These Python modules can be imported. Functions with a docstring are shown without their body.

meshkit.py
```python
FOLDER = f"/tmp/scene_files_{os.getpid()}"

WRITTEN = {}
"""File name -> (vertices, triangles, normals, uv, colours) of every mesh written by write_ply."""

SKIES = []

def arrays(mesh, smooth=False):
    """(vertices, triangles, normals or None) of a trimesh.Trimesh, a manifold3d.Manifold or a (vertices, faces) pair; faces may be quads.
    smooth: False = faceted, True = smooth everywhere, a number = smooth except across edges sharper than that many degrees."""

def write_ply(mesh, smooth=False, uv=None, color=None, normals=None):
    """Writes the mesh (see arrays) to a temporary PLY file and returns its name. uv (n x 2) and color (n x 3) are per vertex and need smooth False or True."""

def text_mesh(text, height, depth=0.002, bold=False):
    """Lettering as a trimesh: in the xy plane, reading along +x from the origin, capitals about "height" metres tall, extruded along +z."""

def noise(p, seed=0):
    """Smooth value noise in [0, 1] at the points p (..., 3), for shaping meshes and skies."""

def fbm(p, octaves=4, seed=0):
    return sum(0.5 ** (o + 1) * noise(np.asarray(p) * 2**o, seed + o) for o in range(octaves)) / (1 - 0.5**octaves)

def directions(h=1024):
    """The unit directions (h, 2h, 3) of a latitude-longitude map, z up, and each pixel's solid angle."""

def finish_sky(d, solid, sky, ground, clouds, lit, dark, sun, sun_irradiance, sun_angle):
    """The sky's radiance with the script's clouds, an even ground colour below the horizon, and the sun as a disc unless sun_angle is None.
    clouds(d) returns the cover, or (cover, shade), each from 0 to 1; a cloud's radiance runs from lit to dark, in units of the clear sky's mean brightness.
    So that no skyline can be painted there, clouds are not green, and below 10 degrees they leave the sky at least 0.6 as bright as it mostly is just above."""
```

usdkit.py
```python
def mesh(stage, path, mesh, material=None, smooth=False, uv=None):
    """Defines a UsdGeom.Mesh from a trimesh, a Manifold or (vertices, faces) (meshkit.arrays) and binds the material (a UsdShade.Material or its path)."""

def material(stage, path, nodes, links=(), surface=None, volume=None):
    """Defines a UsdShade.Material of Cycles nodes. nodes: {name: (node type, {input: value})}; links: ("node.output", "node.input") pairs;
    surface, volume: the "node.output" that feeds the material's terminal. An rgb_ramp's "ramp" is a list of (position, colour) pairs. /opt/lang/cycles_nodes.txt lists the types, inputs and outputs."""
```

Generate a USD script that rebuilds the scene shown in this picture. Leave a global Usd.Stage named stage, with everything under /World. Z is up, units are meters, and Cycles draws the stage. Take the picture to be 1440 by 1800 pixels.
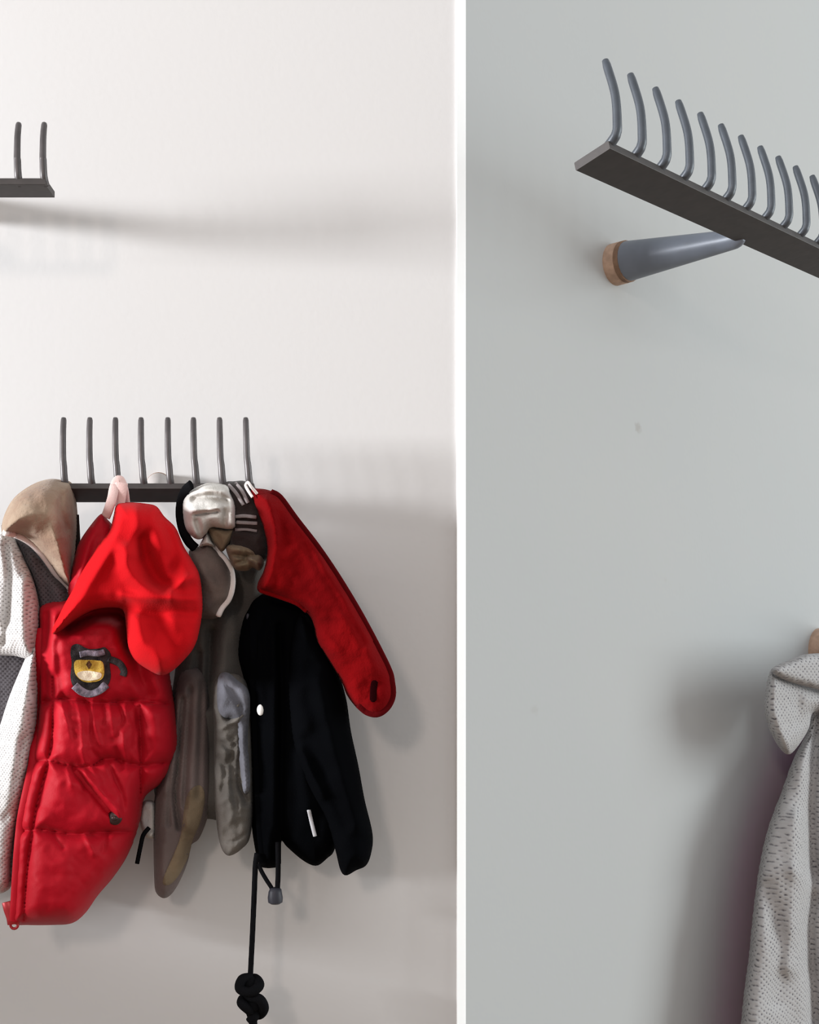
import math
import numpy as np
import shapely
import trimesh
from scipy.spatial import Delaunay
from shapely.geometry import LineString, Polygon, Point
from pxr import Gf, Sdf, Usd, UsdGeom, UsdLux, UsdShade
import meshkit
import usdkit

stage = Usd.Stage.CreateInMemory()
UsdGeom.SetStageUpAxis(stage, UsdGeom.Tokens.z)
UsdGeom.SetStageMetersPerUnit(stage, 1.0)
UsdGeom.Xform.Define(stage, '/World')
UsdGeom.Scope.Define(stage, '/World/Looks')

# ------------------------------------------------------------------ camera, light, exposure
FPX, CX, CY, EYE, D = 2200.0, 720.0, 1155.0, 1.35, 1.2     # focal length, principal point (pixels of 1440x1800), eye height, distance of the left wall
HA = 36.0
cam = UsdGeom.Camera.Define(stage, '/World/camera')
cam.CreateHorizontalApertureAttr(HA)
cam.CreateVerticalApertureAttr(HA * 1800 / 1440)
cam.CreateFocalLengthAttr(FPX / 1440 * HA)
cam.CreateVerticalApertureOffsetAttr((CY - 900) / 1440 * HA)
cam.CreateClippingRangeAttr(Gf.Vec2f(0.02, 100))
cam.CreateExposureAttr(0.0)
cx_ = UsdGeom.Xformable(cam)
cx_.AddTranslateOp().Set(Gf.Vec3d(0, 0, EYE))
cx_.AddRotateXOp().Set(90.0)

dome = UsdLux.DomeLight.Define(stage, '/World/sky_dome')
dome.CreateIntensityAttr(0.25)
dome.CreateColorAttr(Gf.Vec3f(0.96, 0.98, 1.0))


def rect_light(name, pos, target, w, h, intensity, color):
    l = UsdLux.RectLight.Define(stage, '/World/' + name)
    l.CreateWidthAttr(w)
    l.CreateHeightAttr(h)
    l.CreateIntensityAttr(intensity)
    l.CreateColorAttr(Gf.Vec3f(*color))
    m = Gf.Matrix4d().SetLookAt(Gf.Vec3d(*pos), Gf.Vec3d(*target), Gf.Vec3d(0, 0, 1)).GetInverse()
    l.AddTransformOp().Set(m)
    return l


# daylight window far to the left that grazes the left wall; a softer window to the right for the right wall; a warm lamp behind the viewer
rect_light('window_light_left', (-4.0, D - 1.5, EYE + 0.42), (0.0, D, EYE + 0.1), 1.7, 0.5, 132.0, (0.95, 0.97, 1.0))
rect_light('window_light_right', (5.4, 1.1, EYE + 0.6), (0.5, 1.7, EYE + 0.1), 3.0, 3.0, 6.6, (0.90, 0.985, 1.0))
rect_light('room_lamp', (-0.62, -1.7, EYE + 0.85), (0.25, 1.4, EYE + 0.3), 0.28, 0.28, 57.0, (1.0, 0.83, 0.73))


# ------------------------------------------------------------------ helpers
def lin(h):
    h = h.lstrip('#')
    c = [int(h[i:i + 2], 16) / 255 for i in (0, 2, 4)]
    return tuple(x / 12.92 if x <= 0.04045 else ((x + 0.055) / 1.055) ** 2.4 for x in c)


used = {}


def numbered(parent, name):
    k = (parent, name)
    used[k] = used.get(k, -1) + 1
    return name if used[k] == 0 else '%s_%03d' % (name, used[k])


def thing(name, label, cat, loc, group=None):
    p = '/World/' + numbered('/World', name)
    x = UsdGeom.Xform.Define(stage, p)
    x.AddTranslateOp().Set(Gf.Vec3d(*[float(v) for v in loc]))
    o = x.GetPrim()
    o.SetCustomDataByKey('label', label)
    o.SetCustomDataByKey('category', cat)
    if group:
        o.SetCustomDataByKey('group', group)
    return o


def world_of(prim):
    return np.array(UsdGeom.XformCache().GetLocalToWorldTransform(prim).ExtractTranslation())


def obj(name, mesh, mat, parent=None, smooth=True, label=None):
    """One Mesh prim; mesh given in world coordinates."""
    base = str(parent.GetPath()) if parent is not None else '/World'
    v, f, nrm = meshkit.arrays(mesh, smooth)
    if parent is not None:
        v = v - world_of(parent)
    path = base + '/' + numbered(base, name)
    m = UsdGeom.Mesh.Define(stage, path)
    from pxr import Vt
    m.CreatePointsAttr(Vt.Vec3fArray.FromNumpy(v.astype(np.float32)))
    m.CreateFaceVertexCountsAttr(Vt.IntArray.FromNumpy(np.full(len(f), 3, np.int32)))
    m.CreateFaceVertexIndicesAttr(Vt.IntArray.FromNumpy(f.astype(np.int32).ravel()))
    m.CreateSubdivisionSchemeAttr('none')
    if nrm is not None:
        m.CreateNormalsAttr(Vt.Vec3fArray.FromNumpy(nrm.astype(np.float32)))
        m.SetNormalsInterpolation('vertex')
    UsdShade.MaterialBindingAPI.Apply(m.GetPrim()).Bind(mat)
    if label:
        m.GetPrim().SetCustomDataByKey('label', label)
    return m.GetPrim()


def struct(name, mesh, mat, label, cat, smooth=False):
    o = obj(name, mesh, mat, None, smooth)
    o.SetCustomDataByKey('kind', 'structure')
    o.SetCustomDataByKey('label', label)
    o.SetCustomDataByKey('category', cat)
    return o


PHI = math.atan2(FPX, 2220.0)


class Frame:
    """A wall's frame: origin on the wall, t along it, n out of it. pt() puts what the photo shows at pixel (px, py) at m metres in front of the wall."""

    def __init__(s, p0, t, n):
        s.p0, s.t, s.n = np.array(p0, float), np.array(t, float), np.array(n, float)

    def pt(s, px, py, m):
        px, py, m = np.broadcast_arrays(np.asarray(px, float), np.asarray(py, float), np.asarray(m, float))
        r = np.stack([(px - CX) / FPX, np.ones_like(px)], -1)
        k = (s.p0 @ s.n + m) / (r @ s.n)
        return np.stack([r[..., 0] * k, k, EYE + (CY - py) / FPX * k], -1)

    def w(s, u, m, z):
        u, m, z = np.broadcast_arrays(np.asarray(u, float), np.asarray(m, float), np.asarray(z, float))
        p = s.p0 + u[..., None] * s.t + m[..., None] * s.n
        return np.concatenate([p, (EYE + z)[..., None]], -1)

    def uz(s, px, py, m):
        p = s.pt(px, py, m)
        return (p[..., :2] - s.p0) @ s.t, p[..., 2] - EYE

    @property
    def n3(s):
        return np.array([s.n[0], s.n[1], 0.0])


CORNER = (811 - CX) / FPX * D
L = Frame((0, D), (1, 0), (0, -1))
R = Frame((CORNER, D), (math.cos(PHI), math.sin(PHI)), (math.sin(PHI), -math.cos(PHI)))


def spline(p, n=8, closed=False):
    p = np.asarray(p, float)
    q = np.vstack([p[-1], p, p[0], p[1]]) if closed else np.vstack([2 * p[0] - p[1], p, 2 * p[-1] - p[-2]])
    out = []
    t = np.linspace(0, 1, n, endpoint=False)[:, None]
    for i in range(1, len(q) - 2):
        a, b, c, d = q[i - 1:i + 3]
        out.append(0.5 * (2 * b + (c - a) * t + (2 * a - 5 * b + 4 * c - d) * t ** 2 + (3 * b - a - 3 * c + d) * t ** 3))
    out = np.vstack(out)
    return out if closed else np.vstack([out, p[-1]])


def tube(path, a, b=None, nvec=(0, -1, 0), seg=10):
    """Sweep of an ellipse (a sideways, b along nvec) down a 3D path; a, b numbers or one per point."""
    p = np.asarray(path, float)
    a = np.broadcast_to(np.asarray(a, float), len(p))
    b = a if b is None else np.broadcast_to(np.asarray(b, float), len(p))
    tg = np.gradient(p, axis=0)
    tg /= np.linalg.norm(tg, axis=1, keepdims=True) + 1e-12
    side = np.cross(tg, np.asarray(nvec, float))
    ln = np.linalg.norm(side, axis=1, keepdims=True)
    alt = np.cross(tg, np.array([0.3, 0.2, 0.9]))
    side = np.where(ln < 0.05, alt, side)
    side /= np.linalg.norm(side, axis=1, keepdims=True) + 1e-12
    up = np.cross(side, tg)
    th = np.linspace(0, 2 * np.pi, seg, endpoint=False)
    v = (p[:, None] + side[:, None] * (np.cos(th)[None, :, None] * a[:, None, None]) + up[:, None] * (np.sin(th)[None, :, None] * b[:, None, None])).reshape(-1, 3)
    f = []
    for i in range(len(p) - 1):
        for j in range(seg):
            k = (j + 1) % seg
            q = [i * seg + j, i * seg + k, (i + 1) * seg + k, (i + 1) * seg + j]
            f += [[q[0], q[1], q[2]], [q[0], q[2], q[3]]]
    n = len(v)
    v = np.vstack([v, p[0], p[-1]])
    for j in range(seg):
        k = (j + 1) % seg
        f += [[n, k, j], [n + 1, (len(p) - 1) * seg + j, (len(p) - 1) * seg + k]]
    m = trimesh.Trimesh(v, f, process=False)
    if m.volume < 0:
        m.invert()
    return m


def box(lo, hi):
    m = trimesh.creation.box(np.array(hi, float) - np.array(lo, float))
    m.apply_translation((np.array(lo, float) + np.array(hi, float)) / 2)
    return m


def ball(c, r, scale=(1, 1, 1), sub=2):
    m = trimesh.creation.icosphere(sub, 1.0)
    m.vertices = m.vertices * np.asarray(scale) * r + np.asarray(c)
    return m


def cat_(*ms):
    return trimesh.util.concatenate(list(ms))


class Pillow:
    """A soft piece of cloth: an outline at a real distance from its wall, given thickness, folds, seams and wrinkles."""

    def __init__(s, frame, m, outline, th=0.03, back=0.015, rim=30, folds=(), seams=(), puff=0.0, puff_w=14, wr=0.0, wr_scale=60, wr_stretch=(1, 1), lean=(0, 0, 0, 0), step=4.5, seed=1, rough=True, flat=0.0):
        s.f, s.m, s.th, s.rim, s.lean, s.flat = frame, m, th, rim, lean, flat
        o = spline(outline, 6, True) if rough else np.asarray(outline, float)
        poly = Polygon(o).buffer(0)
        if poly.geom_type != 'Polygon':
            poly = max(poly.geoms, key=lambda g: g.area)
        s.poly, s.folds, s.seams, s.puff, s.puff_w, s.wr, s.wrs, s.wst, s.seed = poly, [(LineString(spline(q[0], 6)), q[1], q[2]) for q in folds], [LineString(spline(q, 6)) for q in seams], puff, puff_w, wr, wr_scale, wr_stretch, seed
        ring = poly.exterior
        bn = int(ring.length / step)
        bp = np.array([ring.interpolate(i / bn, normalized=True).coords[0] for i in range(bn)])
        x0, y0, x1, y1 = poly.bounds
        gx, gy = np.meshgrid(np.arange(x0, x1, step), np.arange(y0, y1, step * 0.9))
        gx[1::2] += step / 2
        g = np.stack([gx.ravel(), gy.ravel()], 1)
        inside = shapely.contains_xy(poly, g[:, 0], g[:, 1])
        g = g[inside]
        d = shapely.distance(shapely.points(g), ring)
        g = g[d > step * 0.45]
        pts = np.vstack([bp, g])
        tri = Delaunay(pts).simplices
        c = pts[tri].mean(1)
        tri = tri[shapely.contains_xy(poly, c[:, 0], c[:, 1])]
        a, b, e = (pts[tri[:, i]] for i in range(3))
        ar = (b - a)[:, 0] * (e - a)[:, 1] - (b - a)[:, 1] * (e - a)[:, 0]
        tri = tri[np.abs(ar) > 1e-6]
        ar = ar[np.abs(ar) > 1e-6]
        tri[ar > 0] = tri[ar > 0][:, ::-1]          # front faces the viewer (pixel y runs down)
        h, base, d = s.raw(pts)
        d[:bn] = 0
        mid = s.m + base
        pos = s.f.pt(pts[:, 0], pts[:, 1], s.m + base)
        fade = np.clip(d / 10.0, 0, 1)
        hb = -back * np.sqrt(np.clip(1 - (1 - np.clip(d / rim, 0, 1)) ** 2, 0, 1))
        out = np.where(d > 0, h, 0) + 0
        front = s.f.pt(pts[:, 0], pts[:, 1], s.m + base + out)
        backv = pos + hb[:, None] * s.f.n3
        n = len(pts)
        idx = np.arange(n) + n
        idx[:bn] = np.arange(bn)
        fb = idx[tri][:, ::-1]
        v = np.vstack([front, backv])
        s.mesh = trimesh.Trimesh(v, np.vstack([tri, fb]), process=False)
        s.mesh.remove_unreferenced_vertices()

    def raw(s, pts):
        pts = np.atleast_2d(np.asarray(pts, float))
        P = shapely.points(pts)
        d = np.where(shapely.contains_xy(s.poly, pts[:, 0], pts[:, 1]), shapely.distance(P, s.poly.exterior), 0)
        prof = np.sqrt(np.clip(1 - (1 - np.clip(d / s.rim, 0, 1)) ** 2, 0, 1))
        fade = np.clip(d / 14.0, 0, 1) ** 0.7
        h = s.th * prof
        for ln, amp, w in s.folds:
            q = shapely.distance(P, ln)
            h = h + fade * amp * np.exp(-(q / w) ** 2)
        if s.seams:
            q = np.min([shapely.distance(P, ln) for ln in s.seams], axis=0)
            h = h + s.puff * fade * (np.sqrt(np.clip(1 - (1 - np.clip(q / (3 * s.puff_w), 0, 1)) ** 2, 0, 1)) - 0.6)
        if s.wr:
            a = meshkit.fbm(np.stack([pts[:, 0] / s.wrs * s.wst[0], pts[:, 1] / s.wrs * s.wst[1], np.zeros(len(pts))], 1), 3, s.seed) - 0.5
            h = h + fade * 2 * s.wr * a
        x0, y0 = s.lean[0], s.lean[1]
        base = (pts[:, 0] - x0) * s.lean[2] + (pts[:, 1] - y0) * s.lean[3]
        h = np.maximum(h, 0.0008 * (d > 0))
        return h, base, d

    def on(s, px, py, lift=0.0):
        """A world point on the front surface as seen at pixel (px, py)."""
        h, base, d = s.raw([[px, py]])
        return s.f.pt(px, py, s.m + h[0] + base[0] + lift)

    def line(s, path, lift=0.0, n=6):
        p = spline(path, n)
        h, base, d = s.raw(p)
        return s.f.pt(p[:, 0], p[:, 1], s.m + h + base + lift)


def patch(pil, outline, lift=0.0012, step=2.0, rough=False, base=None):
    """A flat embroidered or sewn piece lying on a pillow's front surface, with its own thickness."""
    o = spline(outline, 6, True) if rough else np.asarray(outline, float)
    poly = Polygon(o).buffer(0)
    ring = poly.exterior
    bn = max(12, int(ring.length / step))
    bp = np.array([ring.interpolate(i / bn, normalized=True).coords[0] for i in range(bn)])
    x0, y0, x1, y1 = poly.bounds
    gx, gy = np.meshgrid(np.arange(x0, x1, step * 1.5), np.arange(y0, y1, step * 1.5))
    g = np.stack([gx.ravel(), gy.ravel()], 1)
    g = g[shapely.contains_xy(poly, g[:, 0], g[:, 1])]
    g = g[shapely.distance(shapely.points(g), ring) > step * 0.6]
    pts = np.vstack([bp, g])
    tri = Delaunay(pts).simplices
    c = pts[tri].mean(1)
    tri = tri[shapely.contains_xy(poly, c[:, 0], c[:, 1])]
    a, b, e = (pts[tri[:, i]] for i in range(3))
    ar = (b - a)[:, 0] * (e - a)[:, 1] - (b - a)[:, 1] * (e - a)[:, 0]
    tri[ar > 0] = tri[ar > 0][:, ::-1]
    h, bs, d = pil.raw(pts)
    top = pil.f.pt(pts[:, 0], pts[:, 1], pil.m + h + bs + lift)
    bot = top - (lift + 0.0015) * pil.f.n3
    n = len(pts)
    side = []
    for i in range(bn):
        j = (i + 1) % bn
        side += [[i, j, n + j], [i, n + j, n + i]]
    m = trimesh.Trimesh(np.vstack([top, bot]), np.vstack([tri, tri[:, ::-1] + n, side]), process=False)
    trimesh.repair.fix_normals(m)
    return m


# ------------------------------------------------------------------ materials
def cloth(name, color, rough=0.9, sheen=0.15, bump=0.3, scale=900, color2=None, vscale=12, spec=0.2):
    c2 = color2 or tuple(x * 0.82 for x in color)
    return usdkit.material(stage, '/World/Looks/' + name, {
        'g': ('geometry', {}),
        'n': ('noise_texture', {'scale': vscale, 'detail': 3.0}),
        'r': ('rgb_ramp', {'ramp': [(0.35, c2), (0.65, color)]}),
        'w': ('noise_texture', {'scale': scale, 'detail': 2.0}),
        'b': ('bump', {'strength': bump, 'distance': 0.001}),
        'p': ('principled_bsdf', {'roughness': rough, 'specular_ior_level': spec, 'sheen_weight': sheen, 'sheen_roughness': 0.5}),
    }, [('g.position', 'n.vector'), ('g.position', 'w.vector'), ('n.fac', 'r.fac'), ('r.color', 'p.base_color'), ('w.fac', 'b.height'), ('b.normal', 'p.normal')], surface='p.BSDF')


def weave(name, light, dark, frame, pitch=0.0032, bias=0.0, sheen=0.1, ratio=1.0):
    """Dotted tweed: diagonal crossing threads, dark flecks between them."""
    t3 = np.array([frame.t[0], frame.t[1], 0.0])
    z3 = np.array([0, 0, 1.0])
    k = 2 * math.pi / pitch
    d1, d2 = t3 * k / ratio, z3 * k
    return usdkit.material(stage, '/World/Looks/' + name, {
        'g': ('geometry', {}),
        'v1': ('vector_math', {'math_type': 'dot_product', 'vector2': tuple(d1)}),
        'v2': ('vector_math', {'math_type': 'dot_product', 'vector2': tuple(d2)}),
        'wob': ('noise_texture', {'scale': 60.0, 'detail': 2.0}),
        'wm': ('math', {'math_type': 'multiply', 'value2': 4.0}),
        'a1': ('math', {'math_type': 'add'}),
        'a2': ('math', {'math_type': 'add'}),
        's1': ('math', {'math_type': 'sine'}),
        's2': ('math', {'math_type': 'sine'}),
        'm': ('math', {'math_type': 'multiply'}),
        'fl': ('noise_texture', {'scale': 260.0, 'detail': 2.0}),
        'flm': ('math', {'math_type': 'multiply_add', 'value2': 1.6, 'value3': -0.8 + bias}),
        'sum': ('math', {'math_type': 'add'}),
        'r': ('rgb_ramp', {'ramp': [(0.0, dark), (0.42, light), (1.0, light)]}),
        'mr': ('map_range', {'from_min': -1.2, 'from_max': 1.2, 'to_min': 0.0, 'to_max': 1.0}),
        'b': ('bump', {'strength': 0.5, 'distance': 0.0012}),
        'p': ('principled_bsdf', {'roughness': 0.95, 'specular_ior_level': 0.1, 'sheen_weight': sheen, 'sheen_roughness': 0.5}),
    }, [('g.position', 'v1.vector1'), ('g.position', 'v2.vector1'), ('g.position', 'wob.vector'), ('wob.fac', 'wm.value1'), ('v1.value', 'a1.value1'), ('wm.value', 'a1.value2'), ('v2.value', 'a2.value1'), ('wm.value', 'a2.value2'), ('a1.value', 's1.value1'), ('a2.value', 's2.value1'), ('s1.value', 'm.value1'), ('s2.value', 'm.value2'),
        ('g.position', 'fl.vector'), ('fl.fac', 'flm.value1'), ('m.value', 'sum.value1'), ('flm.value', 'sum.value2'), ('sum.value', 'mr.value'), ('mr.result', 'r.fac'), ('r.color', 'p.base_color'), ('mr.result', 'b.height'), ('b.normal', 'p.normal')], surface='p.BSDF')


def plain(name, color, rough=0.5, metal=0.0, spec=0.5, noise_amt=0.15, nscale=60, bump=0.0):
    return usdkit.material(stage, '/World/Looks/' + name, {
        'g': ('geometry', {}),
        'n': ('noise_texture', {'scale': nscale, 'detail': 4.0}),
        'r': ('rgb_ramp', {'ramp': [(0.3, tuple(x * (1 - noise_amt) for x in color)), (0.7, color)]}),
        'b': ('bump', {'strength': bump, 'distance': 0.001}),
        'p': ('principled_bsdf', {'roughness': rough, 'metallic': metal, 'specular_ior_level': spec}),
    }, [('g.position', 'n.vector'), ('n.fac', 'r.fac'), ('r.color', 'p.base_color'), ('n.fac', 'b.height'), ('b.normal', 'p.normal')], surface='p.BSDF')


def wall_paint(name, c1, c2, spots=()):
    nodes = {
        'g': ('geometry', {}),
        'n': ('noise_texture', {'scale': 2.2, 'detail': 2.0}),
        'r': ('rgb_ramp', {'ramp': [(0.35, c1), (0.65, c2)]}),
        'f': ('noise_texture', {'scale': 160.0, 'detail': 3.0}),
        'b': ('bump', {'strength': 0.10, 'distance': 0.0012}),
        'p': ('principled_bsdf', {'roughness': 0.85, 'specular_ior_level': 0.15}),
    }
    links = [('g.position', 'n.vector'), ('n.fac', 'r.fac'), ('g.position', 'f.vector'), ('f.fac', 'b.height'), ('b.normal', 'p.normal')]
    src = 'r.color'
    for i, (c, rad, col) in enumerate(spots):           # small scuffs with a shape of their own
        nodes['d%d' % i] = ('vector_math', {'math_type': 'distance', 'vector2': tuple(c)})
        nodes['j%d' % i] = ('noise_texture', {'scale': 120.0, 'detail': 3.0})
        nodes['k%d' % i] = ('math', {'math_type': 'multiply_add', 'value2': rad * 2.2, 'value3': -rad * 1.1})
        nodes['e%d' % i] = ('math', {'math_type': 'add'})
        nodes['q%d' % i] = ('map_range', {'from_min': rad * 0.2, 'from_max': rad, 'to_min': 0.55, 'to_max': 0.0, 'clamp': True})
        nodes['x%d' % i] = ('mix', {'color2': col})
        links += [('g.position', 'd%d.vector1' % i), ('g.position', 'j%d.vector' % i), ('j%d.fac' % i, 'k%d.value1' % i), ('d%d.value' % i, 'e%d.value1' % i), ('k%d.value' % i, 'e%d.value2' % i), ('e%d.value' % i, 'q%d.value' % i), ('q%d.result' % i, 'x%d.fac' % i), (src, 'x%d.color1' % i)]
        src = 'x%d.color' % i
    links.append((src, 'p.base_color'))
    return usdkit.material(stage, '/World/Looks/' + name, nodes, links, surface='p.BSDF')


M_wallL = wall_paint('wall_paint_warm', (0.565, 0.55, 0.54), (0.575, 0.565, 0.56))
M_wallR = wall_paint('wall_paint_grey', (0.44, 0.45, 0.45), (0.455, 0.46, 0.455), [(R.pt(1122, 752, 0), 0.007, (0.33, 0.31, 0.29)), (R.pt(940, 1247, 0), 0.007, (0.40, 0.40, 0.39)), (R.pt(1170, 1020, 0), 0.004, (0.42, 0.41, 0.40))])
M_trim = plain('trim_white', (0.97, 0.97, 0.97), 0.6, 0, 0.3, 0.01)
M_floor = plain('floor_wood', lin('#a08468'), 0.5, 0, 0.4, 0.3, 6)
M_iron = plain('dark_iron', lin('#555050'), 0.42, 0.35, 0.5, 0.25, 90, 0.15)
M_iron_bar = plain('dark_iron_bar', lin('#393331'), 0.55, 0.1, 0.5, 0.25, 90, 0.15)
M_steel = plain('blue_grey_paint', lin('#6d737e'), 0.42, 0.1, 0.5, 0.15, 50, 0.1)
M_tooth = plain('blue_grey_iron', lin('#4a4f56'), 0.4, 0.2, 0.5, 0.2, 90, 0.1)
M_pale = plain('pale_grey_paint', lin('#a9a29f'), 0.6, 0, 0.3, 0.15, 50, 0.1)
M_rim = plain('brown_rim', lin('#8a6d58'), 0.7, 0, 0.3, 0.4, 80, 0.2)
M_wood = plain('peg_wood', lin('#bd9f8a'), 0.65, 0, 0.3, 0.3, 120, 0.3)
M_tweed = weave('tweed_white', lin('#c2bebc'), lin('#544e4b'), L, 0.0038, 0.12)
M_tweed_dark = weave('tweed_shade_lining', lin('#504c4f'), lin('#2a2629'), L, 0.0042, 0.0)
M_tweedR = weave('tweed_grey', lin('#a8a6a6'), lin('#45424a'), R, 0.0062, 0.12, 0.0, 1.5)
M_tan = cloth('tan_fleece', lin('#95826f'), 0.95, 0.1, 0.7, 350, lin('#846c5a'), 40)
M_piping = cloth('pale_piping', lin('#e6dcd8'), 0.8, 0.1, 0.3)
M_plum = cloth('plum_lining', (0.75, 0.06, 0.48), 0.8, 0.0, 0.2)
M_red = cloth('red_nylon', (0.39, 0.0025, 0.012), 0.6, 0.02, 0.15, 500, (0.34, 0.0025, 0.010), 10, 0.12)
M_redh = cloth('red_hood_knit', (0.46, 0.003, 0.006), 0.85, 0.02, 0.25, 700, (0.41, 0.003, 0.006), 10, 0.06)
M_red_f = cloth('red_fleece', (0.16, 0.0012, 0.002), 0.95, 0.01, 0.6, 400, (0.13, 0.001, 0.002), 20, 0.05)
M_red_dark = cloth('dark_red_binding', (0.07, 0.001, 0.002), 0.95, 0.02, 0.4, 400, spec=0.05)
M_pink = cloth('pink_loop', lin('#d9bab4'), 0.8, 0.1, 0.3)
M_badge = cloth('badge_charcoal', lin('#3a3536'), 0.9, 0.05, 0.6, 800, lin('#1d191b'), 150)
M_badge_g = cloth('badge_grey', lin('#8a7f8c'), 0.9, 0.05, 0.6, 800, lin('#55505a'), 260)
M_badge_y = cloth('badge_yellow', lin('#e0bd58'), 0.8, 0.05, 0.6, 800, lin('#b08a34'), 130)
M_badge_w = cloth('badge_cream', lin('#f2e4c8'), 0.8, 0.05, 0.6, 800)
M_badge_b = cloth('badge_brown', lin('#4a2a10'), 0.8, 0.05, 0.6, 800)
M_snap = plain('snap_metal', lin('#3d2c2a'), 0.35, 0.6, 0.5)
M_zip = plain('zip_red_metal', (0.35, 0.01, 0.015), 0.4, 0.3, 0.5)
M_taupe = cloth('taupe_cotton', lin('#6f625f'), 0.95, 0.05, 0.4, 700, lin('#5c504d'), 14)
M_olive = cloth('olive_grey_cotton', lin('#6e6963'), 0.95, 0.05, 0.4, 700, lin('#57534e'), 14)
M_gdark = cloth('dark_grey_cotton', lin('#54504c'), 0.95, 0.05, 0.4, 700, lin('#45413e'), 14)
M_khaki = cloth('khaki_facing', lin('#7d6d58'), 0.95, 0.05, 0.4, 700, lin('#685a48'), 30)
M_slate = cloth('slate_grey_cotton', lin('#767780'), 0.9, 0.05, 0.4, 700, lin('#505056'), 25)
M_cream = cloth('cream_cotton', lin('#d6d3cf'), 0.95, 0.0, 0.4, 700, lin('#bcb8b1'), 25, 0.04)
M_lapel = cloth('brown_grey_lapel', lin('#74665f'), 0.95, 0.05, 0.4, 700, lin('#574b47'), 30)
M_black = cloth('black_softshell', (0.0018, 0.0020, 0.0026), 0.95, 0.0, 0.3, 700, (0.0012, 0.0013, 0.0017), 12, 0.012)
M_cord = cloth('black_cord', (0.006, 0.006, 0.007), 0.9, 0.0, 0.4, 900, spec=0.03)
M_plastic = plain('grey_plastic', lin('#2c2c34'), 0.5, 0, 0.3)
M_white = plain('white_enamel', (0.85, 0.83, 0.80), 0.3, 0, 0.5, 0.02)
M_reflect = plain('reflective_tape', (0.5, 0.5, 0.52), 0.5, 0, 0.5, 0.02)
M_stripe_d = cloth('dark_brown_knit', lin('#2b211f'), 0.95, 0.1, 0.4)
M_stripe_l = cloth('grey_stripe_knit', lin('#8d8484'), 0.95, 0.1, 0.4)
M_hole = cloth('hole_thread', (0.012, 0.001, 0.0015), 0.95, 0.0, 0.3, spec=0.01)

# ------------------------------------------------------------------ the setting
wl = box((-3.0, D, 0), (CORNER - 0.003, D + 0.1, 2.7))
struct('wall_left', wl, M_wallL, 'warm white painted wall behind the row of hanging clothes', 'wall')
ring = [R.w(0.0045, 0, 0)[:2], R.w(3.0, 0, 0)[:2], R.w(3.0, -0.1, 0)[:2], (CORNER, D + 0.15), (CORNER, D + 0.0065)]
wr_ = trimesh.creation.extrude_polygon(Polygon([tuple(p) for p in ring]), 2.7)
struct('wall_right', wr_, M_wallR, 'pale grey painted wall carrying the rake head and grey coat', 'wall')
SILL, XW = EYE + 0.03, -1.6
sw = [((XW - 0.1, -3.0, 0), (XW, D, SILL)), ((XW - 0.1, -3.0, EYE + 1.0), (XW, D, 2.7)), ((XW - 0.1, -3.0, SILL), (XW, D - 1.3, EYE + 1.0)), ((XW - 0.1, D - 0.12, SILL), (XW, D, EYE + 1.0))]
struct('wall_side', cat_(*[box(*q) for q in sw]), M_wallL, 'warm white side wall with a window opening beyond the left edge', 'wall')
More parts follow.
